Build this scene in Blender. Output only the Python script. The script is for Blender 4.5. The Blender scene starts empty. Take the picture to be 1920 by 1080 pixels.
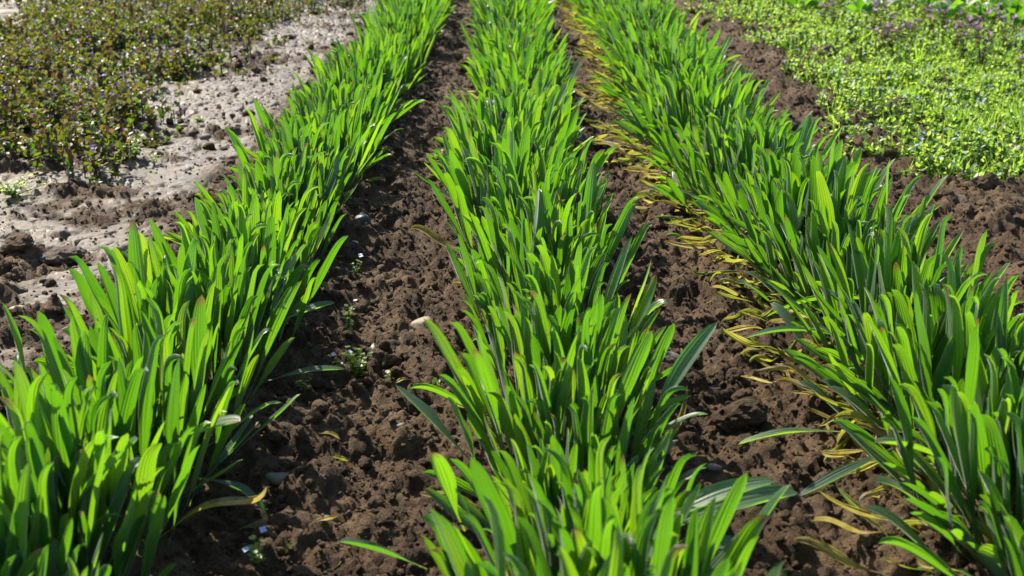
import bpy, bmesh, math, random
import numpy as np
from mathutils import Vector, Matrix

R = math.radians
scene = bpy.context.scene
COL = scene.collection

# ------------------------------------------------------------------ camera, sky, sun, exposure
CAM_H, PITCH, FOCAL = 0.72, R(20.1), 40.0
cam_d = bpy.data.cameras.new("camera")
cam_d.sensor_width = 36.0
cam_d.lens = FOCAL
cam_d.clip_start, cam_d.clip_end = 0.02, 500.0
cam_d.dof.use_dof = True
cam_d.dof.focus_distance = 1.95
cam_d.dof.aperture_fstop = 8.0
cam = bpy.data.objects.new("camera", cam_d)
cam.location = (0, 0, CAM_H)
cam.rotation_euler = (math.pi / 2 - PITCH, 0, 0)
COL.objects.link(cam)
scene.camera = cam

SUN_AZ, SUN_EL = R(-42), R(44.5)          # azimuth from +Y towards +X
world = bpy.data.worlds.new("World")
scene.world = world
world.use_nodes = True
wn = world.node_tree
sky = wn.nodes.new("ShaderNodeTexSky")
sky.sky_type = 'NISHITA'
sky.sun_disc = False
sky.sun_elevation = SUN_EL
sky.sun_rotation = SUN_AZ % (2 * math.pi)
bgn = wn.nodes["Background"]
bgn.inputs["Strength"].default_value = 0.115
wn.links.new(sky.outputs[0], bgn.inputs["Color"])

sun_d = bpy.data.lights.new("sun", 'SUN')
sun_d.energy = 5.0
sun_d.angle = R(0.5)
sun_d.color = (1.0, 0.92, 0.78)
sun = bpy.data.objects.new("sun", sun_d)
to_sun = Vector((math.sin(SUN_AZ) * math.cos(SUN_EL), math.cos(SUN_AZ) * math.cos(SUN_EL), math.sin(SUN_EL)))
sun.rotation_euler = to_sun.to_track_quat('Z', 'Y').to_euler()
sun.location = (-3, 4, 6)
COL.objects.link(sun)

scene.view_settings.view_transform = 'Standard'
scene.view_settings.look = 'None'
scene.view_settings.exposure = 1.1
scene.view_settings.gamma = 1.0
scene.view_settings.use_curve_mapping = False
scene.render.engine = 'CYCLES'
scene.cycles.max_bounces = 8
scene.cycles.diffuse_bounces = 5
scene.cycles.glossy_bounces = 2
scene.cycles.transmission_bounces = 4
scene.cycles.caustics_reflective = False
scene.cycles.caustics_refractive = False
scene.cycles.sample_clamp_indirect = 6.0
scene.cycles.use_denoising = True

rnd = random.Random(11)
rng = np.random.default_rng(11)

FPX = 1920 * FOCAL / 36.0


def px(u, v, h=0.0):
    """the point of the photograph's pixel (u, v) at height h above the soil"""
    d = Vector(((u - 960) / FPX, 1.0, -(v - 540) / FPX))
    c, s = math.cos(PITCH), math.sin(PITCH)
    w = Vector((d.x, d.y * c + d.z * s, -d.y * s + d.z * c))
    t = (h - CAM_H) / w.z
    return Vector((w.x * t, w.y * t, h))


# ------------------------------------------------------------------ numpy noise
def _hash(ix, iy, seed):
    h = (ix.astype(np.int64) * 374761393 + iy.astype(np.int64) * 668265263 + seed * 144665) & 0xFFFFFFFF
    h = ((h ^ (h >> 13)) * 1274126177) & 0xFFFFFFFF
    h = ((h ^ (h >> 16)) * 2246822519) & 0xFFFFFFFF
    h = h ^ (h >> 15)
    return (h & 0xFFFFFF) / float(0x1000000)


def vnoise(x, y, seed):
    ix, iy = np.floor(x), np.floor(y)
    fx, fy = x - ix, y - iy
    fx, fy = fx * fx * (3 - 2 * fx), fy * fy * (3 - 2 * fy)
    a, b = _hash(ix, iy, seed), _hash(ix + 1, iy, seed)
    c, d = _hash(ix, iy + 1, seed), _hash(ix + 1, iy + 1, seed)
    return (a * (1 - fx) + b * fx) * (1 - fy) + (c * (1 - fx) + d * fx) * fy


def fbm(x, y, seed, n=4):
    s, a, t = 0, 1.0, 0
    for k in range(n):
        s = s + a * vnoise(x * 2 ** k + 17.3 * k, y * 2 ** k - 9.1 * k, seed + k)
        t += a
        a *= 0.5
    return s / t - 0.5


def worley(x, y, seed):
    ix, iy = np.floor(x), np.floor(y)
    f1 = np.full(x.shape, 9.0)
    f2 = np.full(x.shape, 9.0)
    cid = np.zeros(x.shape)
    for dx in (-1, 0, 1):
        for dy in (-1, 0, 1):
            cx, cy = ix + dx, iy + dy
            qx, qy = cx + _hash(cx, cy, seed), cy + _hash(cx, cy, seed + 7)
            d = np.hypot(x - qx, y - qy)
            r = _hash(cx, cy, seed + 13)
            near = d < f1
            f2 = np.where(near, f1, np.minimum(f2, d))
            cid = np.where(near, r, cid)
            f1 = np.where(near, d, f1)
    return f1, f2, cid


def sstep(a, b, x):
    t = np.clip((x - a) / (b - a), 0, 1)
    return t * t * (3 - 2 * t)


ROWS = {"left": -0.472, "middle": 0.060, "right": 0.575}


def crust_mask(x, y):
    """1 on the trodden, dried mud to the left of the rows"""
    e = 0.10 * fbm(x * 3, y * 3, 55, 3)
    m = sstep(-0.66, -0.80, x + e)
    low = sstep(2.25, 1.75, y + 0.9 * fbm(x * 2, y * 2, 5, 2)) * 0.18
    edge = sstep(2.55, 2.75, y + .2 * fbm(x * 5, y * 5, 6, 2)) * sstep(-1.02, -1.15, x) * sstep(3.5, 3.1, y) * 0.22
    p = fbm(x * 5, y * 7, 91, 5) + 0.35 * fbm(x * 26, y * 34, 92, 3) + 0.10 - low - edge
    return m * sstep(-0.09, 0.09, p)


def ground_h(x, y):
    x, y = np.asarray(x, float), np.asarray(y, float)
    cr = crust_mask(x, y)
    wx = x + 0.02 * fbm(x * 14, y * 14, 31, 2)
    wy = y + 0.02 * fbm(x * 14, y * 14, 37, 2)
    h = 0.05 * fbm(x * 2.2, y * 2.2, 3, 3)
    for xc in ROWS.values():
        h = h + 0.014 * np.exp(-((x - xc) / 0.15) ** 2)
    h = h + 0.016 * np.exp(-((x - 1.02) / 0.12) ** 2)
    # crumbled soil: half buried lumps of several sizes
    lump = 0.030 * fbm(wx * 9, wy * 9, 8, 5) + 0.034 * np.abs(fbm(wx * 22, wy * 22, 9, 4)) + 0.018 * np.abs(fbm(wx * 55, wy * 55, 10, 3))
    for s, k, seed in ((0.085, 0.42, 21), (0.042, 0.45, 22), (0.019, 0.52, 23), (0.010, 0.60, 24)):
        f1, f2, cid = worley(wx / s, wy / s, seed)
        r = 0.22 + 0.42 * cid
        lump = lump + k * s * np.sqrt(np.maximum(0, r * r - f1 * f1)) * (cid > 0.22)
    # dried crust: ragged flakes parted by cracks
    qx, qy = wx + 0.035 * fbm(x * 22, y * 22, 65, 4), wy + 0.030 * fbm(x * 22, y * 22, 66, 4)
    f1, f2, cid = worley(qx / 0.15, qy / 0.10, 61)
    g1, g2, gid = worley(qx / 0.052, qy / 0.040, 62)
    plate = (0.014 + 0.009 * (cid - 0.5) - 0.020 * (1 - sstep(0.01, 0.09, f2 - f1)) * (gid > 0.40) + 0.003 * (gid - 0.5) * (cid > .3)
             - 0.007 * (1 - sstep(0.01, 0.10, g2 - g1)) * (cid > 0.35) + 0.016 * fbm(wx * 10, wy * 10, 63, 5)
             + 0.003 * fbm(wx * 60, wy * 60, 64, 4))
    amp = 1.0 - 0.35 * sstep(3.5, 7, y)
    return h + (1 - cr) * lump * amp + cr * plate


def gh(x, y):
    return float(ground_h(np.array([x]), np.array([y]))[0])


# ------------------------------------------------------------------ mesh and object helpers
def np_mesh(name, verts, quads=None, tris=None, mats=(), uv=None, attrs=None, mat_idx=None, smooth=True):
    me = bpy.data.meshes.new(name)
    nq = 0 if quads is None else len(quads)
    nt = 0 if tris is None else len(tris)
    me.vertices.add(len(verts))
    me.vertices.foreach_set("co", np.asarray(verts, np.float32).ravel())
    loops = np.concatenate([np.asarray(a, np.int32).ravel() for a, n in ((quads, nq), (tris, nt)) if n])
    sizes = np.concatenate([np.full(nq, 4, np.int32), np.full(nt, 3, np.int32)])
    starts = np.concatenate([[0], np.cumsum(sizes)[:-1]]).astype(np.int32)
    me.loops.add(len(loops))
    me.loops.foreach_set("vertex_index", loops)
    me.polygons.add(nq + nt)
    me.polygons.foreach_set("loop_start", starts)
    if mat_idx is not None:
        me.polygons.foreach_set("material_index", np.asarray(mat_idx, np.int32))
    me.polygons.foreach_set("use_smooth", np.full(nq + nt, smooth, bool))
    if uv is not None:
        l = me.uv_layers.new(name="UVMap")
        l.data.foreach_set("uv", np.asarray(uv, np.float32)[loops].ravel())
    for k, v in (attrs or {}).items():
        a = me.attributes.new(k, 'FLOAT', 'POINT')
        a.data.foreach_set("value", np.asarray(v, np.float32))
    for m in mats:
        me.materials.append(m)
    me.update(calc_edges=True)
    return me


def link(name, me, parent=None):
    o = bpy.data.objects.new(name, me)
    COL.objects.link(o)
    if parent is not None:
        o.parent = parent
    return o


def tag(o, label, cat=None, group=None, kind=None):
    o["label"] = label
    if cat:
        o["category"] = cat
    if group:
        o["group"] = group
    if kind:
        o["kind"] = kind
    return o


# ------------------------------------------------------------------ materials
class NT:
    def __init__(self, name):
        self.m = bpy.data.materials.new(name)
        self.m.use_nodes = True
        self.t = self.m.node_tree
        self.t.nodes.clear()
        self.out = self.n("ShaderNodeOutputMaterial")

    def n(self, kind, **kw):
        o = self.t.nodes.new(kind)
        for k, v in kw.items():
            setattr(o, k, v)
        return o

    def l(self, a, b):
        self.t.links.new(a, b)

    def val(self, sock, v):
        if hasattr(v, "is_linked"):
            self.l(v, sock)
        else:
            sock.default_value = v

    def math(self, op, a, b=0.0, clamp=False):
        o = self.n("ShaderNodeMath", operation=op, use_clamp=clamp)
        self.val(o.inputs[0], a)
        self.val(o.inputs[1], b)
        return o.outputs[0]

    def noise(self, vec, scale, detail=4.0, rough=0.55):
        o = self.n("ShaderNodeTexNoise")
        if vec is not None:
            self.l(vec, o.inputs["Vector"])
        o.inputs["Scale"].default_value = scale
        o.inputs["Detail"].default_value = detail
        o.inputs["Roughness"].default_value = rough
        return o.outputs["Fac"]

    def ramp(self, fac, stops):
        o = self.n("ShaderNodeValToRGB")
        e = o.color_ramp.elements
        while len(e) < len(stops):
            e.new(0.5)
        for q, (p, c) in zip(e, stops):
            q.position = p
            q.color = (*c, 1.0)
        self.l(fac, o.inputs[0])
        return o.outputs[0]

    def mix(self, fac, a, b, blend='MIX'):
        o = self.n("ShaderNodeMix", data_type='RGBA', blend_type=blend)
        self.val(o.inputs[0], fac)
        for s, v in ((o.inputs[6], a), (o.inputs[7], b)):
            if isinstance(v, tuple):
                s.default_value = (*v, 1.0)
            else:
                self.l(v, s)
        return o.outputs[2]

    def bump(self, height, dist, strength=1.0, normal=None):
        o = self.n("ShaderNodeBump")
        o.inputs["Distance"].default_value = dist
        self.val(o.inputs["Strength"], strength)
        self.l(height, o.inputs["Height"])
        if normal is not None:
            self.l(normal, o.inputs["Normal"])
        return o.outputs[0]

    def rand(self):
        a = self.n("ShaderNodeObjectInfo").outputs["Random"]
        b = self.n("ShaderNodeNewGeometry").outputs["Random Per Island"]
        return self.math('FRACT', self.math('ADD', a, b))

    def surface(self, col, rough=0.6, spec=0.5, normal=None, trans=None, trans_fac=0.5, sheen=0.0):
        p = self.n("ShaderNodeBsdfPrincipled")
        if isinstance(col, tuple):
            p.inputs["Base Color"].default_value = (*col, 1)
        else:
            self.l(col, p.inputs["Base Color"])
        self.val(p.inputs["Roughness"], rough)
        self.val(p.inputs["Specular IOR Level"], spec)
        if sheen:
            p.inputs["Sheen Weight"].default_value = sheen
            p.inputs["Sheen Roughness"].default_value = 0.4
            p.inputs["Coat Weight"].default_value = 0.7
            p.inputs["Coat Roughness"].default_value = 0.36
            p.inputs["Coat IOR"].default_value = 1.6
        if normal is not None:
            self.l(normal, p.inputs["Normal"])
        sh = p.outputs[0]
        if trans is not None:
            tr = self.n("ShaderNodeBsdfTranslucent")
            if isinstance(trans, tuple):
                tr.inputs["Color"].default_value = (*trans, 1)
            else:
                self.l(trans, tr.inputs["Color"])
            if normal is not None:
                self.l(normal, tr.inputs["Normal"])
            mx = self.n("ShaderNodeMixShader")
            self.val(mx.inputs[0], trans_fac)
            self.l(sh, mx.inputs[1])
            self.l(tr.outputs[0], mx.inputs[2])
            sh = mx.outputs[0]
        self.l(sh, self.out.inputs["Surface"])
        return self.m


def mat_plantain():
    t = NT("plantain_leaf")
    uv = t.n("ShaderNodeUVMap", uv_map="UVMap").outputs[0]
    sep = t.n("ShaderNodeSeparateXYZ")
    t.l(uv, sep.inputs[0])
    u, v = sep.outputs[0], sep.outputs[1]
    r = t.rand()
    pos = t.n("ShaderNodeNewGeometry").outputs["Position"]
    # parallel veins that meet at base and tip
    w = t.math('ABSOLUTE', t.math('SINE', t.math('MULTIPLY', u, math.pi * 6)))
    vein = t.math('POWER', w, 12.0)
    fine = t.math('ABSOLUTE', t.math('SINE', t.math('MULTIPLY', u, math.pi * 22)))
    mott = t.noise(pos, 90.0, 3.0)
    big = t.noise(pos, 14.0, 2.0)
    c = t.ramp(r, [(0.0, (0.022, 0.072, 0.020)), (0.5, (0.036, 0.110, 0.022)), (1.0, (0.060, 0.150, 0.026))])
    c = t.mix(t.math('MULTIPLY', mott, 0.35), c, (0.020, 0.075, 0.018))
    c = t.mix(t.math('MULTIPLY', t.math('SUBTRACT', 1.0, w), 0.0), c, c)
    c = t.mix(t.math('MULTIPLY', vein, 0.30), c, (0.085, 0.19, 0.045))
    tr = t.ramp(r, [(0.0, (0.095, 0.28, 0.006)), (0.45, (0.17, 0.41, 0.007)), (0.8, (0.265, 0.52, 0.009)), (1.0, (0.36, 0.57, 0.012))])
    tr = t.mix(t.math('MULTIPLY', vein, 0.75), tr, (0.07, 0.24, 0.005))
    tr = t.mix(t.math('MULTIPLY', fine, 0.12), tr, (0.10, 0.34, 0.005))
    tr = t.mix(t.math('MULTIPLY', big, 0.3), tr, (0.13, 0.42, 0.005))
    # pale leaf stalk, a little reddish at the foot
    foot = t.math('SUBTRACT', 1.0, t.math('DIVIDE', v, 0.22), True)
    c = t.mix(t.math('MULTIPLY', foot, 0.7), c, (0.16, 0.20, 0.06))
    tr = t.mix(t.math('MULTIPLY', foot, 0.7), tr, (0.30, 0.38, 0.06))
    # scorched tips and small rust spots on some leaves
    r2 = t.math('FRACT', t.math('MULTIPLY', r, 7.31))
    tipm = t.math('MULTIPLY', t.math('GREATER_THAN', r2, 0.90), t.math('MULTIPLY', t.math('SUBTRACT', t.math('ADD', v, t.math('MULTIPLY', mott, 0.10)), 0.96), 14.0, True), True)
    spot = t.math('MULTIPLY', t.math('SUBTRACT', t.noise(pos, 170.0, 2.0), 0.69), 16.0, True)
    blem = t.math('MAXIMUM', tipm, t.math('MULTIPLY', spot, 0.8))
    c = t.mix(blem, c, (0.16, 0.10, 0.04))
    tr = t.mix(blem, tr, (0.22, 0.15, 0.03))
    h = t.math('ADD', t.math('MULTIPLY', w, 1.0), t.math('MULTIPLY', mott, 0.35))
    nrm = t.bump(h, 0.0010, 0.75)
    rough = t.math('ADD', t.math('MULTIPLY', mott, 0.20), 0.34)
    return t.surface(c, rough, 1.0, nrm, tr, 0.50, sheen=0.35)


def mat_withered():
    t = NT("withered_leaf")
    uv = t.n("ShaderNodeUVMap", uv_map="UVMap").outputs[0]
    sep = t.n("ShaderNodeSeparateXYZ")
    t.l(uv, sep.inputs[0])
    u, v = sep.outputs[0], sep.outputs[1]
    r = t.rand()
    pos = t.n("ShaderNodeNewGeometry").outputs["Position"]
    n = t.noise(pos, 28.0, 4.0)
    k = t.math('ADD', t.math('MULTIPLY', r, 0.85), t.math('MULTIPLY', t.math('SUBTRACT', n, 0.5), 1.3))
    k = t.math('ADD', k, t.math('MULTIPLY', v, 0.15), True)
    c = t.ramp(k, [(0.0, (0.08, 0.23, 0.015)), (0.36, (0.30, 0.35, 0.045)), (0.56, (0.50, 0.41, 0.12)),
                   (0.66, (0.28, 0.15, 0.05)), (0.76, (0.44, 0.37, 0.24)), (0.9, (0.22, 0.13, 0.07)), (1.0, (0.10, 0.055, 0.03))])
    w = t.math('ABSOLUTE', t.math('SINE', t.math('MULTIPLY', u, math.pi * 6)))
    c = t.mix(t.math('MULTIPLY', w, 0.25), c, (0.10, 0.07, 0.03))
    tr = t.mix(0.35, c, (0.74, 0.70, 0.08))
    nrm = t.bump(t.math('ADD', w, n), 0.0012, 0.8)
    return t.surface(c, 0.5, 0.45, nrm, tr, 0.5)


def mat_soil(name="soil", dark=(0.022, 0.011, 0.005), mid=(0.076, 0.045, 0.022), pale=(0.215, 0.140, 0.074), crusty=True):
    t = NT(name)
    pos = t.n("ShaderNodeNewGeometry").outputs["Position"]
    n1 = t.noise(pos, 7.0, 5.0)
    n2 = t.noise(pos, 60.0, 6.0, 0.65)
    n3 = t.noise(pos, 420.0, 4.0, 0.7)
    k = t.math('ADD', t.math('MULTIPLY', n1, 0.55), t.math('MULTIPLY', n2, 0.6))
    c = t.ramp(k, [(0.33, dark), (0.55, mid), (0.78, pale)])
    c = t.mix(t.math('MULTIPLY', t.math('SUBTRACT', n3, 0.45), 0.9, True), c, pale)
    rough = 0.76
    if crusty:
        cr = t.n("ShaderNodeAttribute", attribute_name="crust").outputs["Fac"]
        pc = t.ramp(k, [(0.38, (0.045, 0.032, 0.020)), (0.56, (0.120, 0.094, 0.067)), (0.82, (0.22, 0.180, 0.134))])
        c = t.mix(cr, c, pc)
        rough = t.math('SUBTRACT', 0.70, t.math('MULTIPLY', cr, t.math('MULTIPLY', n2, 0.50)))
    h = t.math('ADD', t.math('MULTIPLY', n2, 1.0), t.math('MULTIPLY', n3, 0.45))
    nrm = t.bump(h, 0.016, t.math('SUBTRACT', 1.0, t.math('MULTIPLY', cr, 0.6)) if crusty else 1.0)
    return t.surface(c, rough, 0.22, nrm)


def mat_cover(name, stops, tstops, tfac, rough=0.45):
    """small weed leaves: colour by the leaf's own tint (young tops differ from old leaves)"""
    t = NT(name)
    a = t.n("ShaderNodeAttribute", attribute_name="tint").outputs["Fac"]
    c = t.ramp(a, stops)
    tr = t.ramp(a, tstops)
    return t.surface(c, rough, 0.5, None, tr, tfac)


def mat_plain(name, c, rough=0.6, trans=None, tf=0.4, scale=200.0, vary=0.35, dark=None, spec=0.5):
    t = NT(name)
    pos = t.n("ShaderNodeTexCoord").outputs["Object"]
    n = t.noise(pos, scale, 4.0)
    col = t.mix(t.math('MULTIPLY', n, vary), c, dark or tuple(x * 0.4 for x in c))
    nrm = t.bump(n, 0.001, 0.6)
    return t.surface(col, rough, spec, nrm, trans, tf)


M_LEAF = mat_plantain()
M_DEAD = mat_withered()
M_SOIL = mat_soil()
M_CLOD = mat_soil("soil_clod", crusty=False)
M_PALECLOD = mat_soil("dry_clod", (0.07, 0.05, 0.036), (0.15, 0.11, 0.08), (0.25, 0.195, 0.145), False)
M_NETTLE = mat_cover("dead_nettle_leaf",
                     [(0.0, (0.018, 0.045, 0.012)), (0.4, (0.032, 0.054, 0.014)), (0.65, (0.050, 0.040, 0.022)), (1.0, (0.058, 0.026, 0.032))],
                     [(0.0, (0.10, 0.25, 0.010)), (0.4, (0.24, 0.30, 0.012)), (0.65, (0.23, 0.17, 0.025)), (1.0, (0.15, 0.06, 0.055))], 0.42, 0.48)
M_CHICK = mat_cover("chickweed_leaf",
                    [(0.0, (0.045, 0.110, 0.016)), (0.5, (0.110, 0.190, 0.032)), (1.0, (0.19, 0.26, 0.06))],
                    [(0.0, (0.25, 0.54, 0.03)), (0.5, (0.47, 0.72, 0.06)), (1.0, (0.68, 0.82, 0.18))], 0.55, 0.40)  # whitish end of both ramps puts sun glints into the leaf colour
M_BLUE = mat_plain("blue_petal", (0.46, 0.54, 0.84), 0.6, (0.48, 0.56, 0.86), 0.4, vary=0.2)
M_VIOLET = mat_plain("violet_petal", (0.20, 0.11, 0.50), 0.6, (0.28, 0.14, 0.62), 0.4, vary=0.2)
M_PINK = mat_plain("pink_petal", (0.34, 0.20, 0.30), 0.6, (0.42, 0.24, 0.36), 0.4, vary=0.2)
M_WHITEBLUE = mat_plain("pale_petal", (0.66, 0.72, 0.90), 0.6, (0.6, 0.68, 0.9), 0.4, vary=0.1)
M_STEM = mat_plain("weed_stem", (0.12, 0.16, 0.05), 0.5, (0.2, 0.3, 0.05), 0.3)
M_STEMRED = mat_plain("red_stem", (0.14, 0.08, 0.05), 0.5, (0.25, 0.12, 0.06), 0.3)
M_HEAD = mat_plain("flower_head", (0.035, 0.020, 0.014), 0.75, scale=600, vary=0.6)
M_STONE = mat_plain("grey_stone", (0.11, 0.098, 0.080), 0.7, scale=60, vary=0.7, dark=(0.10, 0.09, 0.08))
M_TAN = mat_plain("tan_stone", (0.19, 0.145, 0.098), 0.65, scale=60, vary=0.7, dark=(0.20, 0.155, 0.11))
M_SLATE = mat_plain("slate_stone", (0.09, 0.10, 0.115), 0.55, scale=60, vary=0.7, dark=(0.045, 0.05, 0.06))

# ------------------------------------------------------------------ the ground
xs_f = np.arange(-1.62, 1.6201, 0.0048)
grow = 0.0048 * np.cumsum(1.06 ** np.arange(1, 112))
xs = np.concatenate([(-1.62 - grow)[::-1], xs_f, 1.62 + grow])
ys = [0.50]
while ys[-1] < 9.5:
    ys.append(ys[-1] + max(0.0036, 0.0036 * ys[-1] ** 0.9))
yg = 0.03 * np.cumsum(1.10 ** np.arange(1, 62))
ys = np.array(ys)
yb = 0.02 * np.cumsum(1.12 ** np.arange(1, 52))
ys = np.concatenate([(0.50 - yb)[::-1], ys, ys[-1] + yg])
GX, GY = np.meshgrid(xs, ys)
GZ = ground_h(GX.ravel(), GY.ravel())
gv = np.stack([GX.ravel(), GY.ravel(), GZ], 1)
nx, ny = len(xs), len(ys)
ii = (np.arange(ny - 1)[:, None] * nx + np.arange(nx - 1)[None, :]).ravel()
gq = np.stack([ii, ii + 1, ii + nx + 1, ii + nx], 1)
g = link("ground", np_mesh("ground", gv, gq, mats=[M_SOIL], attrs={"crust": crust_mask(gv[:, 0], gv[:, 1])}))
tag(g, "brown crumbly garden soil between and around the plantain rows", kind="structure")


# ------------------------------------------------------------------ loose crumbs of soil
def ico(sub):
    bm = bmesh.new()
    bmesh.ops.create_icosphere(bm, subdivisions=sub, radius=1.0)
    v = np.array([x.co[:] for x in bm.verts])
    f = np.array([[q.index for q in p.verts] for p in bm.faces])
    bm.free()
    return v, f


def lumps(n, sub, pos, size, seed):
    """n irregular clods in one mesh; pos (n,3), size (n,)"""
    v, f = ico(sub)
    r = np.random.default_rng(seed)
    out = []
    for k in range(16):
        d = np.ones(len(v))
        for _ in range(7):
            a = r.normal(size=3)
            a /= np.linalg.norm(a)
            d -= 0.55 * np.maximum(0, v @ a - r.uniform(0.45, 0.85))
        d += 0.16 * (r.random(len(v)) - 0.5)
        out.append(v * d[:, None] * r.uniform(0.7, 1.15, 3))
    base = np.stack(out)
    idx = r.integers(0, 16, n)
    vv = base[idx]
    a = r.uniform(0, 2 * math.pi, n)
    ca, sa = np.cos(a)[:, None], np.sin(a)[:, None]
    x = vv[..., 0] * ca - vv[..., 1] * sa
    y = vv[..., 0] * sa + vv[..., 1] * ca
    vv = np.stack([x, y, vv[..., 2] * 0.8], -1) * size[:, None, None] + pos[:, None, :]
    ff = f[None] + (np.arange(n) * len(v))[:, None, None]
    return vv.reshape(-1, 3), ff.reshape(-1, 3)


def crumb_sites(n, seed):
    r = np.random.default_rng(seed)
    y = 0.75 * (9.0 / 0.75) ** r.random(n)
    x = r.uniform(-1.3, 1.35, n)
    keep = r.random(n) < np.where(crust_mask(x, y) > 0.4, 0.22, 1.0)
    keep &= ~((x < -1.15) & (y > 3.0))
    return x[keep], y[keep], r


cv, cf, off = [], [], 0
for n, sub, lo, hi, seed in ((110000, 1, 0.0012, 0.0042, 71), (16000, 2, 0.0030, 0.0075, 72), (3200, 3, 0.006, 0.017, 73)):
    x, y, r = crumb_sites(n, seed)
    s = (lo + (hi - lo) * r.random(len(x)) ** 2.2) * (0.8 + 0.12 * y)
    z = ground_h(x, y) + s * 0.25
    v, f = lumps(len(x), sub, np.stack([x, y, z], 1), s, seed)
    cv.append(v)
    cf.append(f + off)
    off += len(v)
o = link("soil_crumbs", np_mesh("soil_crumbs", np.concatenate(cv), tris=np.concatenate(cf), mats=[M_CLOD], smooth=False))
tag(o, "loose crumbs of brown soil scattered over the furrows", "soil crumbs", kind="stuff")


# ------------------------------------------------------------------ plantain leaves
NA, NLEN = 11, 20


def leaf_arrays(L, W, t0, bend, tip, twist, fold, rib=0.0007, wob=0.0, seed=0, stalk=0.16, curl=0.0):
    """one lance-shaped leaf growing from the origin out towards +X: vertices, quads, uv"""
    r = random.Random(seed)
    s = np.linspace(0, 1, NLEN) ** 0.72
    blunt = r.uniform(1.5, 2.1)
    tip_at = r.uniform(.80, .92)
    th = t0 + bend * s ** 1.4 + tip * np.maximum(0, (s - tip_at) / (1 - tip_at)) ** 1.3
    ph = r.uniform(0, 6.28)
    th = th + wob * np.sin(s * 7 + ph)
    ds = L * np.diff(s)
    cx = np.concatenate([[0], np.cumsum(np.sin((th[1:] + th[:-1]) / 2) * ds)])
    cz = np.concatenate([[0], np.cumsum(np.cos((th[1:] + th[:-1]) / 2) * ds)])
    side_bow = r.uniform(-0.035, 0.035) * L / 0.2
    cy = side_bow * s ** 2
    body = np.clip((s - stalk * 0.6) / (1 - stalk * 0.6), 0, 1)
    rise = sstep(0.0, 0.62, body) ** 0.8
    fall = np.sqrt(np.maximum(0, 1 - (np.maximum(0, s - 0.60) / 0.40) ** blunt))
    w = np.maximum(0.16 * (1 - s) ** 0.3, rise * fall)
    w[-1] = 0.02
    w = w * W
    a = np.linspace(-1, 1, NA)
    tw = twist * s ** 1.2
    T = np.stack([np.sin(th), 0 * th, np.cos(th)], 1)
    N = np.stack([-np.cos(th), 0 * th, np.sin(th)], 1)
    S = np.cross(N, T)
    S2 = S * np.cos(tw)[:, None] + N * np.sin(tw)[:, None]
    N2 = N * np.cos(tw)[:, None] - S * np.sin(tw)[:, None]
    C = np.stack([cx, cy, cz], 1)
    half = w[:, None] / 2
    fo = fold + curl * s[:, None] ** 2
    up = np.sin(fo * np.abs(a)[None, :] * 1.0) * np.abs(a)[None, :] * half
    out = np.cos(fo * np.abs(a)[None, :] * 0.8) * a[None, :] * half
    ripple = rib * np.cos(a * math.pi * 5)[None, :] * np.minimum(1, w / W * 1.6)[:, None]
    edge = 0.06 * W * np.sin(s * 15 + ph)[:, None] * (np.abs(a) ** 3)[None, :] * r.uniform(0, 1)
    P = C[:, None, :] + S2[:, None, :] * out[..., None] + N2[:, None, :] * (up + ripple + edge)[..., None]
    uv = np.stack([np.broadcast_to((a + 1) / 2, (NLEN, NA)), np.broadcast_to(s[:, None], (NLEN, NA))], -1)
    i = (np.arange(NLEN - 1)[:, None] * NA + np.arange(NA - 1)[None, :]).ravel()
    q = np.stack([i, i + 1, i + NA + 1, i + NA], 1)
    return P.reshape(-1, 3), q, uv.reshape(-1, 2)


KINDS = {"upright": [], "outer": [], "low": [], "withered": []}
lr = random.Random(5)


def cls(kind, n, f):
    for k in range(n):
        arr = leaf_arrays(*f(), seed=lr.randrange(10 ** 6))if False else f()
        KINDS[kind].append((arr, np_mesh(kind + "_leaf", arr[0], arr[1], mats=[M_DEAD if kind == "withered" else M_LEAF], uv=arr[2])))


U = lr.uniform
def tip_bend():
    q = lr.random()
    return R(U(-10, 14) if q < .55 else (U(30, 70) if q < .80 else U(70, 125)))


cls("upright", 34, lambda: leaf_arrays(U(.155, .225), U(.017, .0275), R(U(0, 14)), R(U(-6, 6)), tip_bend(),
                                       R(U(-70, 70)), U(.4, 1.6), wob=R(U(0, 3.5)), seed=lr.randrange(10 ** 6)))
cls("outer", 28, lambda: leaf_arrays(U(.150, .220), U(.017, .0275), R(U(12, 30)), R(U(-8, 6)), tip_bend(),
                                     R(U(-80, 80)), U(.3, 1.4), wob=R(U(0, 4)), seed=lr.randrange(10 ** 6)))
cls("low", 14, lambda: leaf_arrays(U(.12, .18), U(.015, .025), R(U(32, 52)), R(U(-6, 18)), R(U(-10, 40)),
                                   R(U(-80, 80)), U(.2, 1.1), wob=R(U(2, 7)), seed=lr.randrange(10 ** 6)))
cls("withered", 18, lambda: leaf_arrays(U(.07, .16), U(.010, .021), R(U(66, 90)), R(U(-6, 26)), R(U(-90, 60)),
                                        R(U(-120, 120)), U(.4, 1.6), wob=R(U(8, 22)), curl=U(0, 1.2), seed=lr.randrange(10 ** 6)))


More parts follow.
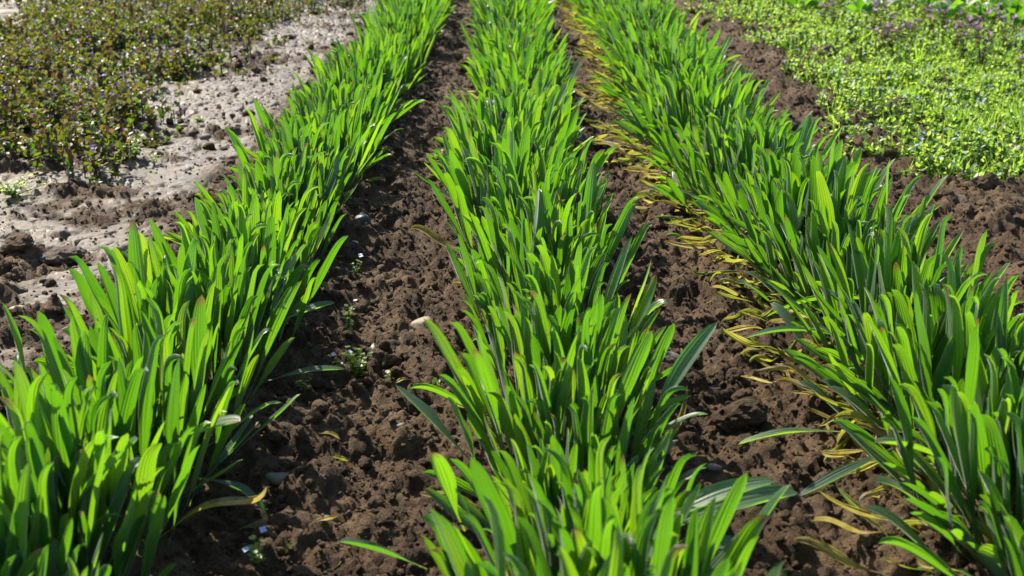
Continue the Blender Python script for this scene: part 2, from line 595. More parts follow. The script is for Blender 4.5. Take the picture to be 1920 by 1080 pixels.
def compose(row, r, near, foremost=False):
    """leaf list of one clump: (kind, variant, x, y, azimuth, scale)"""
    out = []
    n = r.randint(44, 54)
    for _ in range(n):
        bx = max(-.095, min(.095, r.gauss(0, .052)))
        by = r.uniform(-.055, .055)
        side = bx / .100
        e = abs(side) + r.gauss(0, .22)
        kind = "upright" if e < .60 else ("outer" if e < 1.15 else "low")
        dirx = side * 1.5 + r.gauss(0, .5)
        diry = r.gauss(-0.12, .55)
        az = math.atan2(diry, dirx)
        out.append((kind, r.randrange(len(KINDS[kind])), bx, by, az, r.uniform(.80, 1.12)))
    for _ in range(r.choice((0, 1, 1, 2, 3))):             # leaves that sprawl into the furrow
        sd = r.choice((-1, 1))
        out.append(("low", r.randrange(14), sd * r.uniform(.06, .10), r.uniform(-.05, .05), (0 if sd > 0 else math.pi) + r.gauss(0, .5), r.uniform(.75, 1.05)))
    if row == "right":                           # its inner side leans well out over the furrow
        for _ in range(r.randint(8, 12)):
            k = r.choice(("outer", "low", "low"))
            out.append((k, r.randrange(14), r.uniform(-.135, -.05), r.uniform(-.05, .05), math.pi + r.gauss(.1, .5), r.uniform(.8, 1.1)))
    nw = {"right": r.randint(6, 10) if foremost else r.randint(15, 22), "middle": r.choice((0, 1, 1, 2)), "left": r.choice((0, 0, 1, 1))}[row]
    for _ in range(nw):
        left = row == "right" or r.random() < .6
        sd = -1 if left else 1
        out.append(("withered", r.randrange(18), sd * r.uniform(.07, .20 if row == "right" else .15), r.uniform(-.06, .06), (math.pi if left else 0) + r.gauss(0, 1.1), r.uniform(.5, 1.1)))
    return out


def joined(name, comp):
    vs, qs, uvs, mi, off = [], [], [], [], 0
    for kind, k, bx, by, az, sc in comp:
        (v, q, uv), _ = KINDS[kind][k]
        c, s = math.cos(az), math.sin(az)
        z0 = 0.012 if kind == "withered" else 0.0
        vs.append(np.stack([(v[:, 0] * c - v[:, 1] * s) * sc + bx, (v[:, 0] * s + v[:, 1] * c) * sc + by, v[:, 2] * sc + z0], 1))
        qs.append(q + off)
        uvs.append(uv)
        mi.append(np.full(len(q), 1 if kind == "withered" else 0))
        off += len(v)
    return np_mesh(name, np.concatenate(vs), np.concatenate(qs), mats=[M_LEAF, M_DEAD], uv=np.concatenate(uvs), mat_idx=np.concatenate(mi))


SECTION = [("near", 2.2), ("middle", 4.6), ("far", 99)]
ROWTEXT = {"left": "left row beside bare soil", "middle": "middle row between two furrows",
           "right": "right row with yellowed lower leaves"}
SECTEXT = {"near": "at near end of", "middle": "halfway along", "far": "at far end of"}
pr = random.Random(23)
far_mesh = {}
for row in ROWS:
    key = "right" if row == "right" else "plain"
    if key not in far_mesh:
        far_mesh[key] = [joined("plantain_foliage", compose(row, pr, False)) for _ in range(12)]
far_mesh["left"] = far_mesh["middle"] = far_mesh.pop("plain")

PLANTS = {r: [] for r in ROWS}
NEAR_LIMIT = 4.0


def drift(row, y):
    """the sown lines are not quite straight"""
    a, b = float(sstep(1.4, 3.0, y)), float(sstep(4.0, 7.0, y))
    return {"left": .03 * a - .06 * b, "middle": -.055 * a, "right": -.055 * a + .05 * b}[row]


def fullness(row, y):
    a, b = float(sstep(1.6, 3.2, y)), float(sstep(4.0, 7.0, y))
    return {"left": 1 - .08 * a + .6 * b, "middle": 1 + .10 * a + .30 * b, "right": 1 + .12 * a + .15 * b}[row]


for row, xc in ROWS.items():
    y = 0.73 + pr.uniform(0, .03)
    while y < 8.9:
        x = xc + drift(row, y) + 0.012 * math.sin(y * 2.1 + len(row)) + pr.gauss(0, .010)
        z = gh(x, y) - 0.004
        sec = next(n for n, lim in SECTION if y < lim)
        size = .87 * pr.uniform(.88, 1.12) * (.82 if pr.random() < .10 else 1)
        if y < NEAR_LIMIT:
            root = bpy.data.objects.new("plantain_plant", None)
            root.empty_display_size = .05
            COL.objects.link(root)
            for kind, k, bx, by, az, sc in compose(row, pr, True, y < 1.25):
                lf = link("withered_leaf" if kind == "withered" else "leaf", KINDS[kind][k][1], root)
                lf.location = (bx, by, gh(x + bx, y + by) - z - 0.004 + (0.014 if kind == "withered" else 0.0))
                lf.rotation_euler = (0, 0, az)
                lf.scale = (sc, sc, sc)
        else:
            root = link("plantain_plant", pr.choice(far_mesh[row]))
        root.location = (x, y, z)
        root.scale = (size * fullness(row, y), size * (pr.choice((-1, 1)) if y >= NEAR_LIMIT else 1), size * pr.uniform(.94, 1.06))
        tag(root, f"leafy green plantain clump {SECTEXT[sec]} {ROWTEXT[row]}", "plantain plant", f"plantain plants {SECTEXT[sec]} the {row} row")
        PLANTS[row].append(root)
        y += 0.090 * pr.uniform(.85, 1.15)


# ------------------------------------------------------------------ tubes, spikes
def tube(path, radii, n=6):
    v, f = [], []
    for k, (p, rad) in enumerate(zip(path, radii)):
        p = Vector(p)
        d = (Vector(path[min(k + 1, len(path) - 1)]) - Vector(path[max(k - 1, 0)])).normalized()
        a = d.orthogonal().normalized()
        b = d.cross(a)
        for j in range(n):
            t = 2 * math.pi * j / n
            v.append(p + (a * math.cos(t) + b * math.sin(t)) * rad)
        if k:
            for j in range(n):
                f.append(((k - 1) * n + j, (k - 1) * n + (j + 1) % n, k * n + (j + 1) % n, k * n + j))
    return np.array([q[:] for q in v]), np.array(f)


def spike(plant, base, top):
    """a flower stalk with its dark bud; base and top in world coordinates"""
    inv = Matrix.Translation(plant.location).inverted()
    b, t = inv @ Vector(base), inv @ Vector(top)
    path = [b.lerp(t, k / 6) + Vector((0, 0.01 * math.sin(k / 6 * 3.1), 0)) for k in range(7)]
    v, f = tube(path, [.0013] * 7)
    st = link("flower_spike", np_mesh("flower_spike", v, f, mats=[M_STEM]), plant)
    d = (path[-1] - path[-2]).normalized()
    hp = [path[-1] + d * (.019 * k / 9 - .002) for k in range(10)]
    hr = [.0008, .0028, .0040, .0046, .0048, .0046, .0041, .0032, .0020, .0004]
    v, f = tube(hp, hr, 10)
    nv = rng.random(len(v))
    v = v + 0.0009 * (nv[:, None] - .5) * np.array([1, 1, .4])
    link("flower_head", np_mesh("flower_head", v, f, mats=[M_HEAD], smooth=False), st)


def nearest(row, y):
    return min(PLANTS[row], key=lambda p: abs(p.location.y - y))


for (u, v, hh) in ((1143, 303, .20), (1000, 285, .235), (1083, 378, .22), (944, 222, .23)):
    top = px(u, v, hh)
    p = nearest("middle", top.y + .02)
    p.scale = (1, 1, 1)
    spike(p, (top.x * .8 + .075 * .2, top.y + .01, p.location.z), top)
    p["label"] = "plantain clump with a dark flower bud on a stalk in middle row"
    p["group"] = "budding plantain plants of the middle row"


# single leaves that stand out of the rows
def stray(row, base, tip, W, bend=20, fold=.6, twist=10, tipb=0, seed=0):
    b, e = px(*base), px(*tip)
    p = nearest(row, b.y)
    b.z += gh(b.x, b.y) * .5
    v = e - b
    th = math.atan2(math.hypot(v.x, v.y), v.z)
    arr = leaf_arrays(v.length * 1.03, W, th - R(bend) * .45, R(bend), R(tipb), R(twist), fold, seed=seed)
    l = link("leaf", np_mesh("leaf", arr[0], arr[1], mats=[M_LEAF], uv=arr[2]), p)
    sx = p.scale
    l.location = ((b.x - p.location.x) / sx.x, (b.y - p.location.y) / sx.y, (b.z - p.location.z) / sx.z)
    l.scale = (1 / sx.x, 1 / sx.y, 1 / sx.z)
    l.rotation_euler = (0, 0, math.atan2(v.y, v.x))


stray("middle", (890, 880, .03), (735, 735, .11), .022, 14, seed=1)
stray("middle", (905, 920, .04), (838, 760, .15), .024, 10, seed=2)
stray("middle", (1190, 1040, .05), (1495, 935, .09), .036, 22, seed=3)
stray("middle", (1180, 1040, .05), (1430, 890, .12), .030, 16, seed=4)
stray("middle", (1200, 1080, .05), (1385, 1035, .07), .028, 20, seed=5)
stray("middle", (1200, 850, .05), (1325, 605, .20), .027, 6, seed=6)
stray("middle", (1010, 640, .05), (968, 352, .245), .030, 8, 1.2, 60, 40, seed=7)
stray("middle", (800, 1075, .03), (632, 1010, .11), .022, 8, seed=8)
stray("middle", (870, 1000, .05), (780, 845, .19), .026, 8, seed=9)
stray("middle", (1190, 640, .05), (1255, 560, .12), .022, 40, tipb=90, seed=10)
stray("right", (1590, 820, .035), (1388, 838, .03), .017, 30, seed=11)
stray("right", (1685, 862, .05), (1528, 942, .04), .020, 12, seed=12)
stray("right", (1750, 620, .05), (1430, 590, .06), .016, 55, 1.2, seed=13)
stray("right", (1600, 660, .06), (1395, 625, .09), .020, 30, seed=14)
stray("right", (1700, 700, .06), (1525, 545, .15), .024, 14, seed=15)
stray("right", (1800, 900, .06), (1645, 835, .13), .028, 24, seed=16)
stray("left", (365, 915, .06), (500, 965, .02), .016, 60, seed=17)
stray("left", (490, 735, .03), (640, 688, .05), .016, 18, seed=18)
stray("left", (490, 640, .08), (574, 462, .17), .026, 14, 1.0, -60, 20, seed=19)
stray("left", (130, 1010, .09), (238, 845, .20), .038, 16, .4, seed=20)
stray("left", (60, 760, .08), (5, 572, .22), .024, 4, seed=21)
stray("left", (300, 880, .06), (412, 812, .15), .036, 30, .4, seed=22)
stray("left", (500, 620, .05), (626, 578, .08), .022, 16, seed=24)


# ------------------------------------------------------------------ ground cover of small weeds
def leaflets(pos, direc, normal, length, width, tint, cup=.22):
    """many small two-sided leaves as one set of arrays; every leaf is two quads folded at its midrib"""
    n = len(pos)
    d = direc / np.linalg.norm(direc, axis=1)[:, None]
    nn = normal - (normal * d).sum(1)[:, None] * d
    nn /= np.linalg.norm(nn, axis=1)[:, None] + 1e-9
    s = np.cross(d, nn)
    shape = [(0, 0, 0), (-.42, .30, .5), (-.40, .68, .6), (0, 1.0, .15), (.40, .68, .6), (.42, .30, .5)]
    V = np.empty((n, 6, 3))
    for k, (a, b, c) in enumerate(shape):
        V[:, k] = pos + s * (a * width)[:, None] + d * (b * length)[:, None] + nn * (c * cup * width)[:, None]
    i = np.arange(n)[:, None] * 6
    Q = np.concatenate([i + np.array([0, 3, 2, 1]), i + np.array([0, 5, 4, 3])])
    return V.reshape(-1, 3), Q, np.repeat(tint, 6)


def cover_plants(x, y, hgt, levels, per, lsize, r, spread=.010, droop=.15, tint_f=None, wide=.95):
    """arrays for many little upright weeds at (x, y)"""
    base = ground_h(x, y)
    n = len(x)
    lean = r.normal(0, .22, (n, 2))
    P, D, N, LN, T = [], [], [], [], []
    turn = r.uniform(0, 6.28, n)
    for l in range(levels):
        f = (l + .6) / levels
        for k in range(per):
            a = turn + k * 2 * math.pi / per + (l % 2) * math.pi / per + r.normal(0, .3, n)
            z = hgt * f * r.uniform(.9, 1.08, n)
            px_ = x + lean[:, 0] * z + r.normal(0, spread * .3, n)
            py_ = y + lean[:, 1] * z + r.normal(0, spread * .3, n)
            P.append(np.stack([px_, py_, base + z], 1))
            tilt = r.normal(.25 + .5 * f - droop, .42, n)
            D.append(np.stack([np.cos(a) * np.cos(tilt), np.sin(a) * np.cos(tilt), np.sin(tilt)], 1))
            N.append(np.stack([-np.cos(a) * np.sin(tilt), -np.sin(a) * np.sin(tilt), np.cos(tilt)], 1) + r.normal(0, .15, (n, 3)))
            LN.append(lsize * (1.12 - .42 * f) * r.uniform(.45, 1.25, n))
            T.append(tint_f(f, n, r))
    P, D, N, LN, T = (np.concatenate(q) for q in (P, D, N, LN, T))
    return leaflets(P, D, N, LN, LN * wide, T)


def stems(x, y, hgt, r, rad=.0011):
    """thin three-sided stalks"""
    n = len(x)
    z0 = ground_h(x, y)
    V = np.empty((n, 6, 3))
    for k in range(3):
        a = 2.1 * k
        V[:, k] = np.stack([x + rad * math.cos(a), y + rad * math.sin(a), z0 - .004], 1)
        V[:, 3 + k] = np.stack([x + rad * .6 * math.cos(a) + r.normal(0, .004, n), y + rad * .6 * math.sin(a), z0 + hgt], 1)
    i = np.arange(n)[:, None] * 6
    Q = np.concatenate([i + np.array([k, (k + 1) % 3, 3 + (k + 1) % 3, 3 + k]) for k in range(3)])
    return V.reshape(-1, 3), Q


def petals(x, y, z, size, r, n_p=4):
    """small open flowers"""
    n = len(x)
    P, D, N = [], [], []
    t0 = r.uniform(0, 6.28, n)
    nrm = np.stack([r.normal(0, .35, n), r.normal(-.25, .35, n), np.ones(n)], 1)
    nrm /= np.linalg.norm(nrm, axis=1)[:, None]
    ax = np.cross(nrm, np.array([0.3, 1.0, 0.1]))
    ax /= np.linalg.norm(ax, axis=1)[:, None]
    bx = np.cross(nrm, ax)
    for k in range(n_p):
        a = t0 + k * 2 * math.pi / n_p
        D.append(ax * np.cos(a)[:, None] + bx * np.sin(a)[:, None] + nrm * .2)
        P.append(np.stack([x, y, z], 1))
        N.append(nrm)
    return leaflets(np.concatenate(P), np.concatenate(D), np.concatenate(N), np.tile(size, n_p), np.tile(size, n_p) * .95, np.zeros(n * n_p))


def stuff(name, parts, label, cat):
    """parts: list of (verts, quads, tint, material)"""
    V, Q, T, MI, mats, off = [], [], [], [], [], 0
    for v, q, t, m in parts:
        if m not in mats:
            mats.append(m)
        V.append(v)
        Q.append(q + off)
        T.append(t if t is not None else np.zeros(len(v)))
        MI.append(np.full(len(q), mats.index(m)))
        off += len(v)
    o = link(name, np_mesh(name, np.concatenate(V), np.concatenate(Q), mats=mats, attrs={"tint": np.concatenate(T)}, mat_idx=np.concatenate(MI), smooth=False))
    return tag(o, label, cat, kind="stuff")


# --- purple dead nettle on the left
def nettle_density(x, y):
    e = .55 * fbm(x * 3.1, y * 3.1, 201, 4)
    d = sstep(-1.10, -1.24, x + .5 * e) * sstep(2.72, 2.98, y + e)
    d = np.maximum(d, .30 * sstep(-.92, -1.05, x) * sstep(2.5, 2.7, y) * sstep(.06, .14, fbm(x * 6, y * 6, 209, 2)))
    d = d * (1 - sstep(-2.25, -2.6, x + e) * sstep(5.7, 6.1, y + e))
    d = np.maximum(d, sstep(-.72, -.82, x + e) * sstep(6.2, 6.7, y + e) * .55)
    return d * (.20 + .80 * sstep(-.20, .02, fbm(x * 4.5, y * 4.5, 207, 3)))


r = np.random.default_rng(301)
n = 32000
y = 2.55 * (10.0 / 2.55) ** r.random(n)
x = -.7 - 3.4 * r.random(n) * np.clip(y / 6.0 + .1, .3, 1)
keep = r.random(n) < nettle_density(x, y)
x, y = x[keep], y[keep]
hgt = (.026 + .036 * r.random(len(x)) ** 1.5) * (.12 + 3.0 * sstep(-.16, .22, fbm(x * 6.5, y * 6.5, 215, 3)))


def nettle_tint(f, n, r):
    return np.clip(.12 + .50 * f + r.normal(0, .23, n), 0, 1)


fx = r.random(len(x)) < .12
fxx, fyy = x[fx] + r.normal(0, .004, fx.sum()), y[fx] + r.normal(0, .004, fx.sum())
fv, fq, ft = petals(fxx, fyy, ground_h(fxx, fyy) + hgt[fx] * .95, r.uniform(.005, .009, fx.sum()), r)
pk = r.random(len(x)) < .05
pv, pq, pt = petals(x[pk], y[pk], ground_h(x[pk], y[pk]) + hgt[pk] * 1.02, r.uniform(.004, .007, pk.sum()), r)
cvv, cq, ct = cover_plants(x, y, hgt, 3, 4, .0205, r, droop=-.12, tint_f=nettle_tint)
sv, sq = stems(x, y, hgt * .6, r)
stuff("dead_nettle_cover", [(cvv, cq, ct, M_NETTLE), (sv, sq, None, M_STEMRED), (fv, fq, ft, M_VIOLET), (pv, pq, pt, M_PINK)],
      "dense mat of purplish green dead nettle left of the rows", "ground cover")


# --- chickweed and speedwell on the right
def chick_density(x, y):
    e = .50 * fbm(x * 3.3, y * 3.3, 231, 4)
    d = sstep(0.93, 1.42, x + e) * sstep(2.15, 2.75, y + 1.3 * e + .5 * (x - 1.4))
    d = np.maximum(d, .25 * sstep(.92, 1.1, x + e) * sstep(2.7, 3.2, y) * sstep(.05, .12, fbm(x * 7, y * 7, 251, 2)))
    return d * (.35 + .65 * sstep(-.28, -.06, fbm(x * 6, y * 6, 237, 2)))


n = 46000
y = 2.35 * (10.0 / 2.35) ** r.random(n)
x = .85 + 3.4 * r.random(n) * np.clip(y / 6.0 + .1, .3, 1)
keep = r.random(n) < chick_density(x, y)
x, y = x[keep], y[keep]
hgt = (.014 + .026 * r.random(len(x))) * (.25 + 1.6 * sstep(-.3, .3, fbm(x * 6, y * 6, 245, 3)))


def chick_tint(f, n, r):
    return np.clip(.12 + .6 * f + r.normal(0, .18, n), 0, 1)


fx = r.random(len(x)) < .13
fxx, fyy = x[fx] + r.normal(0, .006, fx.sum()), y[fx] + r.normal(0, .006, fx.sum())
fv, fq, ft = petals(fxx, fyy, ground_h(fxx, fyy) + hgt[fx] * 1.12, r.uniform(.0045, .0075, fx.sum()), r)
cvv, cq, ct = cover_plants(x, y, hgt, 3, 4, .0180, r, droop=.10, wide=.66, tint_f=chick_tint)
gsel = r.random(len(x)) < .30                    # thin grass among it
gx, gy = np.repeat(x[gsel], 2), np.repeat(y[gsel], 2)
gn = len(gx)
ga, gl = r.uniform(0, 6.28, gn), r.uniform(.03, .075, gn)
gd = np.stack([np.cos(ga) * .5, np.sin(ga) * .5, r.uniform(.5, 1.5, gn)], 1)
gx, gy = gx + r.normal(0, .012, gn), gy + r.normal(0, .012, gn)
gv_, gq_, gt_ = leaflets(np.stack([gx, gy, ground_h(gx, gy)], 1), gd, np.stack([-np.cos(ga), -np.sin(ga), .3 + 0 * ga], 1), gl, gl * 0 + .0028, np.clip(r.normal(.4, .2, gn), 0, 1))
sv, sq = stems(x, y, hgt * .95, r)
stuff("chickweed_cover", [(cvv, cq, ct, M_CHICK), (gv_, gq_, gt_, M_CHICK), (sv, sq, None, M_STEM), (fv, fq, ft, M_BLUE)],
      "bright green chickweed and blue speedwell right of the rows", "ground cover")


# ------------------------------------------------------------------ single weeds
def weed_root(name, x, y):
    o = bpy.data.objects.new(name, None)
    o.empty_display_size = .03
    COL.objects.link(o)
    o.location = (x, y, gh(x, y) - .002)
    return o


def sprig(x, y, name, label, cat, hgt, n_stem, spread, lsize, seed, flowers=(0, None), material=None, stem_m=None, group=None, tints=(.45, .55), levels=5, fsize=.0043):
    """a small branching weed: stems > leaves are its foliage, each flower a part"""
    root = weed_root(name, x, y)
    q = np.random.default_rng(seed)
    SV, SQ, off = [], [], 0
    P, D, N, L = [], [], [], []
    tops = []
    for k in range(n_stem):
        a = q.uniform(0, 6.28)
        sp = spread * q.uniform(.2, 1)
        h = hgt * q.uniform(.6, 1.0)
        path = [Vector((math.cos(a) * sp * (t ** 1.3), math.sin(a) * sp * (t ** 1.3), h * t)) for t in np.linspace(0, 1, 7)]
        v, f = tube(path, np.linspace(.0012, .0006, 7), 5)
        SV.append(v)
        SQ.append(f + off)
        off += len(v)
        tops.append(path[-1])
        for l in range(levels):
            t = (l + .8) / levels
            c = Vector((math.cos(a) * sp * (t ** 1.3), math.sin(a) * sp * (t ** 1.3), h * t))
            for m in range(3 if t > .8 else 2):
                b = q.uniform(0, 6.28)
                ti = q.normal(.25, .25)
                P.append(c[:])
                D.append((math.cos(b) * math.cos(ti), math.sin(b) * math.cos(ti), math.sin(ti)))
                N.append((-math.cos(b) * math.sin(ti) + q.normal(0, .1), -math.sin(b) * math.sin(ti), math.cos(ti)))
                L.append(lsize * q.uniform(.65, 1.2) * (1.1 - .35 * t))
    link("stem", np_mesh("stem", np.concatenate(SV), np.concatenate(SQ), mats=[stem_m or M_STEM]), root)
    L = np.array(L)
    v, f, t = leaflets(np.array(P), np.array(D), np.array(N), L, L * .85, np.clip(q.normal(tints[0], .15, len(L)) + tints[1] * np.array(P)[:, 2] / hgt, 0, 1))
    link("foliage", np_mesh("foliage", v, f, mats=[material or M_CHICK], attrs={"tint": t}, smooth=False), root)
    nf, fm = flowers
    for k in range(nf):
        p = tops[k % len(tops)] + Vector((q.normal(0, .004), q.normal(0, .004), .004 + .006 * q.random()))
        v, f, t = petals(np.array([p.x]), np.array([p.y]), np.array([p.z]), np.array([fsize * q.uniform(.9, 1.2)]), q)
        link("flower", np_mesh("flower", v, f, mats=[fm], attrs={"tint": t}, smooth=False), root)
    return tag(root, label, cat, group)


def at(u, v):
    p = px(u, v, 0)
    return p.x, p.y


sprig(*at(672, 712), "speedwell_weed", "tallest weed in left furrow, with small pale blue flowers", "weed", .046, 10, .036, .012, 1, (3, M_WHITEBLUE))
sprig(*at(655, 632), "speedwell_weed", "small weed behind the flowering weed, with one pale flower on top", "weed", .045, 4, .018, .010, 2, (1, M_WHITEBLUE))
sprig(*at(668, 540), "speedwell_weed", "tiny dark weed with white flowers far along left furrow", "weed", .035, 3, .016, .008, 3, (2, M_WHITEBLUE), tints=(.0, .2))
sprig(*at(574, 758), "seedling", "tiny grey-green seedling alone in the shaded left furrow", "seedling", .022, 4, .014, .009, 4, tints=(.0, .2), levels=3)
sprig(*at(483, 1098), "speedwell_weed", "weed with two violet-blue flowers at the near end of left furrow", "weed", .032, 3, .020, .010, 5, (2, M_BLUE))
sprig(*at(815, 318), "seedling", "small yellow-green weed beside the far part of the middle row", "weed", .035, 5, .026, .013, 6, tints=(.7, .3))
sprig(*at(736, 735), "seedling", "tiny bright seedling right of the flowering weed", "seedling", .016, 3, .012, .009, 7, tints=(.7, .2), levels=3)
sprig(*at(822, 745), "seedling", "tiny bright seedling close to the middle row's foot", "seedling", .016, 3, .012, .009, 8, tints=(.6, .3), levels=3)
sprig(*at(25, 375), "chickweed_clump", "low green weed clump alone on the dried mud", "weed", .045, 16, .095, .014, 9)
sprig(*at(258, 322), "chickweed_clump", "bright green weed tuft before the dead nettle mat", "weed", .045, 9, .045, .013, 10)
sprig(*at(292, 330), "seedling", "little green seedling right of the bright weed tuft", "seedling", .030, 4, .030, .011, 11, levels=3)
sprig(*at(375, 232), "seedling", "small yellow-green seedling behind the round grey stone", "seedling", .024, 5, .026, .012, 12, tints=(.6, .3), levels=3)

# purple dead nettles standing above the chickweed
pr2 = random.Random(77)
for k, (u, v) in enumerate(((1655, 75), (1668, 95), (1690, 92), (1640, 60), (1705, 78), (1648, 100), (1785, 105), (1800, 118), (1745, 60), (1770, 55),
                            (1830, 95), (1850, 85), (1910, 140), (1835, 128), (1722, 48), (1880, 100), (1540, 45), (1560, 52))):
    xx, yy = at(u, v + 14)
    sprig(xx, yy, "dead_nettle", "upright dead nettle with purplish top standing above the bright chickweed", "weed",
          pr2.uniform(.13, .18), 6, .045, .024, 400 + k, (9, M_PINK), M_NETTLE, M_STEM, "dead nettles above the chickweed", (.15, .75), 6, .011)


# grass tufts
def blade_arrays(L, W, t0, bend, seed):
    q = random.Random(seed)
    s = np.linspace(0, 1, 9)
    th = t0 + bend * s ** 1.5
    ds = L / 8
    cx = np.concatenate([[0], np.cumsum(np.sin(th[1:]) * ds)])
    cz = np.concatenate([[0], np.cumsum(np.cos(th[1:]) * ds)])
    w = W * np.minimum(1, (1 - s) * 2.2 + .02) / 2
    C = np.stack([cx, np.zeros(9), cz], 1)
    Nn = np.stack([-np.cos(th), 0 * th, np.sin(th)], 1)
    V = np.stack([C + np.array([0, 1, 0]) * w[:, None] + Nn * (w * .5)[:, None], C, C - np.array([0, 1, 0]) * w[:, None] + Nn * (w * .5)[:, None]], 1)
    i = (np.arange(8)[:, None] * 3 + np.arange(2)[None, :]).ravel()
    return V.reshape(-1, 3), np.stack([i, i + 1, i + 4, i + 3], 1)


def grass_tuft(x, y, label, hgt, n_b, seed, group=None):
    q = random.Random(seed)
    V, Q, off = [], [], 0
    for k in range(n_b):
        v, f = blade_arrays(hgt * q.uniform(.6, 1.1), q.uniform(.003, .0055), R(q.uniform(3, 32)), R(q.uniform(10, 75)), seed + k)
        a = q.uniform(0, 6.28)
        v = np.stack([v[:, 0] * math.cos(a) - v[:, 1] * math.sin(a) + q.gauss(0, .010), v[:, 0] * math.sin(a) + v[:, 1] * math.cos(a) + q.gauss(0, .010), v[:, 2]], 1)
        V.append(v)
        Q.append(f + off)
        off += len(v)
    V, Q = np.concatenate(V), np.concatenate(Q)
    o = link("grass_tuft", np_mesh("grass_tuft", V, Q, mats=[M_CHICK], attrs={"tint": np.clip(.35 + rng.normal(0, .12, len(V)), 0, 1)}))
    o.location = (x, y, gh(x, y) - .003)
    return tag(o, label, "grass tuft", group)


grass_tuft(*at(1915, 285), "tall arching grass tuft among the chickweed, nearest the right row", .17, 26, 1)
grass_tuft(*at(1720, 130), "upright grass tuft standing among the purple dead nettles", .13, 16, 2)
grass_tuft(*at(1345, 45), "thin grass tuft at the far edge of the right row", .09, 12, 3)
grass_tuft(*at(1425, 30), "dark green grass tuft where the bare strip meets the chickweed", .12, 18, 4)
grass_tuft(*at(1900, 345), "short grass tuft at the near edge of the chickweed", .07, 9, 5)


# broad-leaved weeds at the far right
def broad_weed(x, y, label, seed, rad, group=None):
    q = random.Random(seed)
    root = weed_root("broad_leaf_weed", x, y)
    for k in range(q.randint(9, 13)):
        arr = leaf_arrays(rad * q.uniform(.7, 1.1), rad * q.uniform(.32, .5), R(q.uniform(15, 50)), R(q.uniform(20, 50)), R(q.uniform(0, 40)), R(q.uniform(-30, 30)), q.uniform(.2, .7), rib=.0004, wob=R(6), seed=seed + k, stalk=.3)
        l = link("leaf", np_mesh("leaf", arr[0], arr[1], mats=[M_LEAF], uv=arr[2]), root)
        l.rotation_euler = (0, 0, q.uniform(0, 6.28))
    return tag(root, label, "weed", group)


for k, (u, v) in enumerate(((1770, 36), (1840, 40), (1895, 48), (1800, 16), (1870, 14), (1915, 20), (1740, 14), (1610, 18), (1575, 8), (1500, 8), (1655, 6))):
    xx, yy = at(u, v + 18)
    broad_weed(xx, yy, "broad-leaved dark green weed behind the purple dead nettles", 900 + 20 * k, pr2.uniform(.13, .19), "broad-leaved weeds behind the dead nettles")


# ------------------------------------------------------------------ stones and big clods
def rock(name, x, y, size, label, cat, material, seed, squash=.6, sub=3, angular=.5, sink=.35, yaw=0, smooth=True):
    v, f = ico(sub)
    q = np.random.default_rng(seed)
    d = np.ones(len(v))
    for _ in range(9):
        a = q.normal(size=3)
        a /= np.linalg.norm(a)
        d = np.minimum(d, 1 / np.maximum(.01, (v @ a) / q.uniform(.62, .92)) * 1.0) if angular > .7 else d - angular * np.maximum(0, v @ a - q.uniform(.5, .85))
    d = np.where(d <= 0, 1, d)
    nz = fbm(v[:, 0] * 3 + v[:, 2] * 2 + seed, v[:, 1] * 3 - v[:, 2] + seed, seed, 3)
    d = d * (1 + (.5 if not smooth else .10) * nz)
    v = v * d[:, None] * np.array([1, q.uniform(.65, .85), squash]) * size / 2
    if not smooth:                              # clods crumble
        v = v * (1 + .09 * (q.random(len(v)) - .5))[:, None]
    o = link(name, np_mesh(name, v, tris=f, mats=[material], smooth=smooth))
    o.location = (x, y, gh(x, y) + size * squash * (.5 - sink))
    o.rotation_euler = (q.normal(0, .12), q.normal(0, .12), yaw)
    return tag(o, label, cat)


rock("stone", *at(530, 915), .052, "flat-topped grey stone lying in left furrow near the front", "stone", M_STONE, 1, .36, angular=.65)
rock("stone", *at(797, 617), .050, "smooth pale tan stone beside the middle row's foot", "stone", M_TAN, 2, .38, angular=.65)
rock("stone", *at(388, 258), .042, "round grey stone on dried mud left of the rows", "stone", M_STONE, 3, .75)
rock("stone", *at(345, 243), .030, "small pale stone beside the round grey stone", "stone", M_TAN, 13, .5)
rock("stone", *at(678, 455), .040, "bluish dark stone at the left row's inner foot", "stone", M_SLATE, 4, .7)
rock("stone", *at(42, 610), .042, "whitish flat stone beside the left row's outer edge", "stone", M_TAN, 5, .4)
rock("stone", *at(134, 522), .030, "small pale stone chip on the rough mud", "stone", M_TAN, 6, .45, angular=.8)
rock("stone", *at(1254, 706), .046, "grey stone at the middle row's right foot", "stone", M_STONE, 7, .6)
rock("soil_clod", *at(1842, 385), .085, "big dark soil clod on bare strip right of the rows", "soil clod", M_CLOD, 31, .75, 4, .45, .3, smooth=False)
rock("soil_clod", *at(1790, 420), .055, "paler flat clod just nearer than the big dark clod", "soil clod", M_PALECLOD, 32, .5, 4, .45, .3, smooth=False)
rock("soil_clod", *at(1545, 112), .14, "long dark clod heap where bare strip meets chickweed, far back", "soil clod", M_CLOD, 33, .5, 4, .45, .3, smooth=False)
rock("soil_clod", *at(1665, 225), .16, "widest lumpy clod on the bare strip, beside the chickweed edge", "soil clod", M_CLOD, 34, .42, 4, .45, .3, smooth=False)
rock("soil_clod", *at(110, 490), .10, "large lumpy clod on rough mud outside the left row", "soil clod", M_PALECLOD, 35, .4, 4, .45, .35, smooth=False)
rock("soil_clod", *at(35, 495), .07, "dark clod left of the large lumpy clod", "soil clod", M_CLOD, 36, .5, 4, .45, .3, smooth=False)
rock("soil_clod", *at(1385, 815), .075, "dark clod in right furrow below the sprawling leaf", "soil clod", M_CLOD, 37, .7, 4, .45, .3, smooth=False)
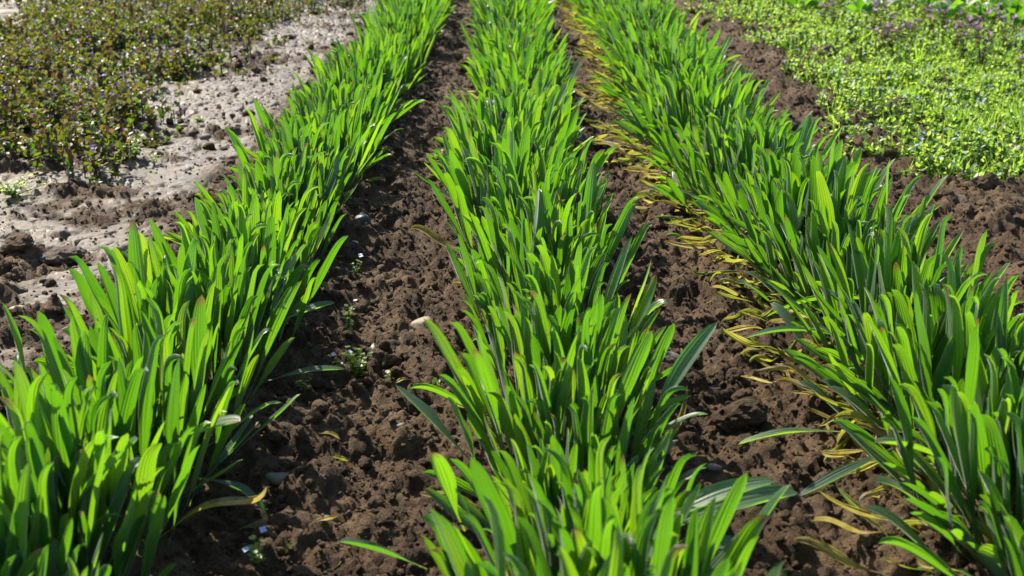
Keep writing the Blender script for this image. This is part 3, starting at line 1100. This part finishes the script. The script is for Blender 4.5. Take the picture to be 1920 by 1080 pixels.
rock("soil_clod", *at(250, 490), .05, "small dark clod close to the left row's outer foot", "soil clod", M_CLOD, 38, .6, 4, .45, .3, smooth=False)


# fallen leaves
def fallen(u, v, L, W, yaw, label, seed, material=M_DEAD):
    arr = leaf_arrays(L, W, R(84), R(10), R(-20), R(40), .5, wob=R(10), seed=seed, stalk=.1, curl=.6)
    x, y = at(u, v)
    o = link("fallen_leaf", np_mesh("fallen_leaf", arr[0], arr[1], mats=[material], uv=arr[2]))
    o.location = (x, y, gh(x, y) + .012)
    o.rotation_euler = (0, 0, yaw)
    return tag(o, label, "fallen leaf")


fallen(450, 1005, .045, .018, .2, "small brown dry leaf on soil near left furrow's front", 1)
fallen(1322, 600, .085, .020, .9, "pale dried leaf lying before the right row's foot", 2)
fallen(835, 444, .055, .012, .1, "yellow fallen leaf at the middle row's left foot", 3)
fallen(60, 345, .05, .02, .4, "orange-brown dry leaf at the edge of the dead nettle", 4)

# scraps and half-buried stones
for k in range(16):
    xx, yy = pr2.choice((-.22, .30, -.24)) + pr2.uniform(-.10, .10), 1.0 * 3.2 ** pr2.random()
    arr = leaf_arrays(pr2.uniform(.018, .040), pr2.uniform(.004, .009), R(82), R(pr2.uniform(-10, 30)), R(-30), R(pr2.uniform(-90, 90)), 1.0, wob=R(16), seed=1300 + k, stalk=.1, curl=.8)
    o = link("leaf_scrap", np_mesh("leaf_scrap", arr[0], arr[1], mats=[M_DEAD], uv=arr[2]))
    o.location = (xx, yy, gh(xx, yy) + .005)
    o.rotation_euler = (0, 0, pr2.uniform(0, 6.28))
    tag(o, "tiny withered leaf scrap lying loose on the crumbly furrow soil", "leaf scrap", "leaf scraps in the furrows")
for k in range(22):
    xx, yy = pr2.choice((-.20, .31, -.22, 1.0)) + pr2.uniform(-.13, .13), 1.0 * 4.0 ** pr2.random()
    o = rock("pebble", xx, yy, pr2.uniform(.010, .024), "small dusty pebble half buried in the brown soil", "pebble", pr2.choice((M_STONE, M_TAN, M_PALECLOD)), 1500 + k, pr2.uniform(.4, .7), 2, .6, .32)
    o["group"] = "small pebbles in the soil"
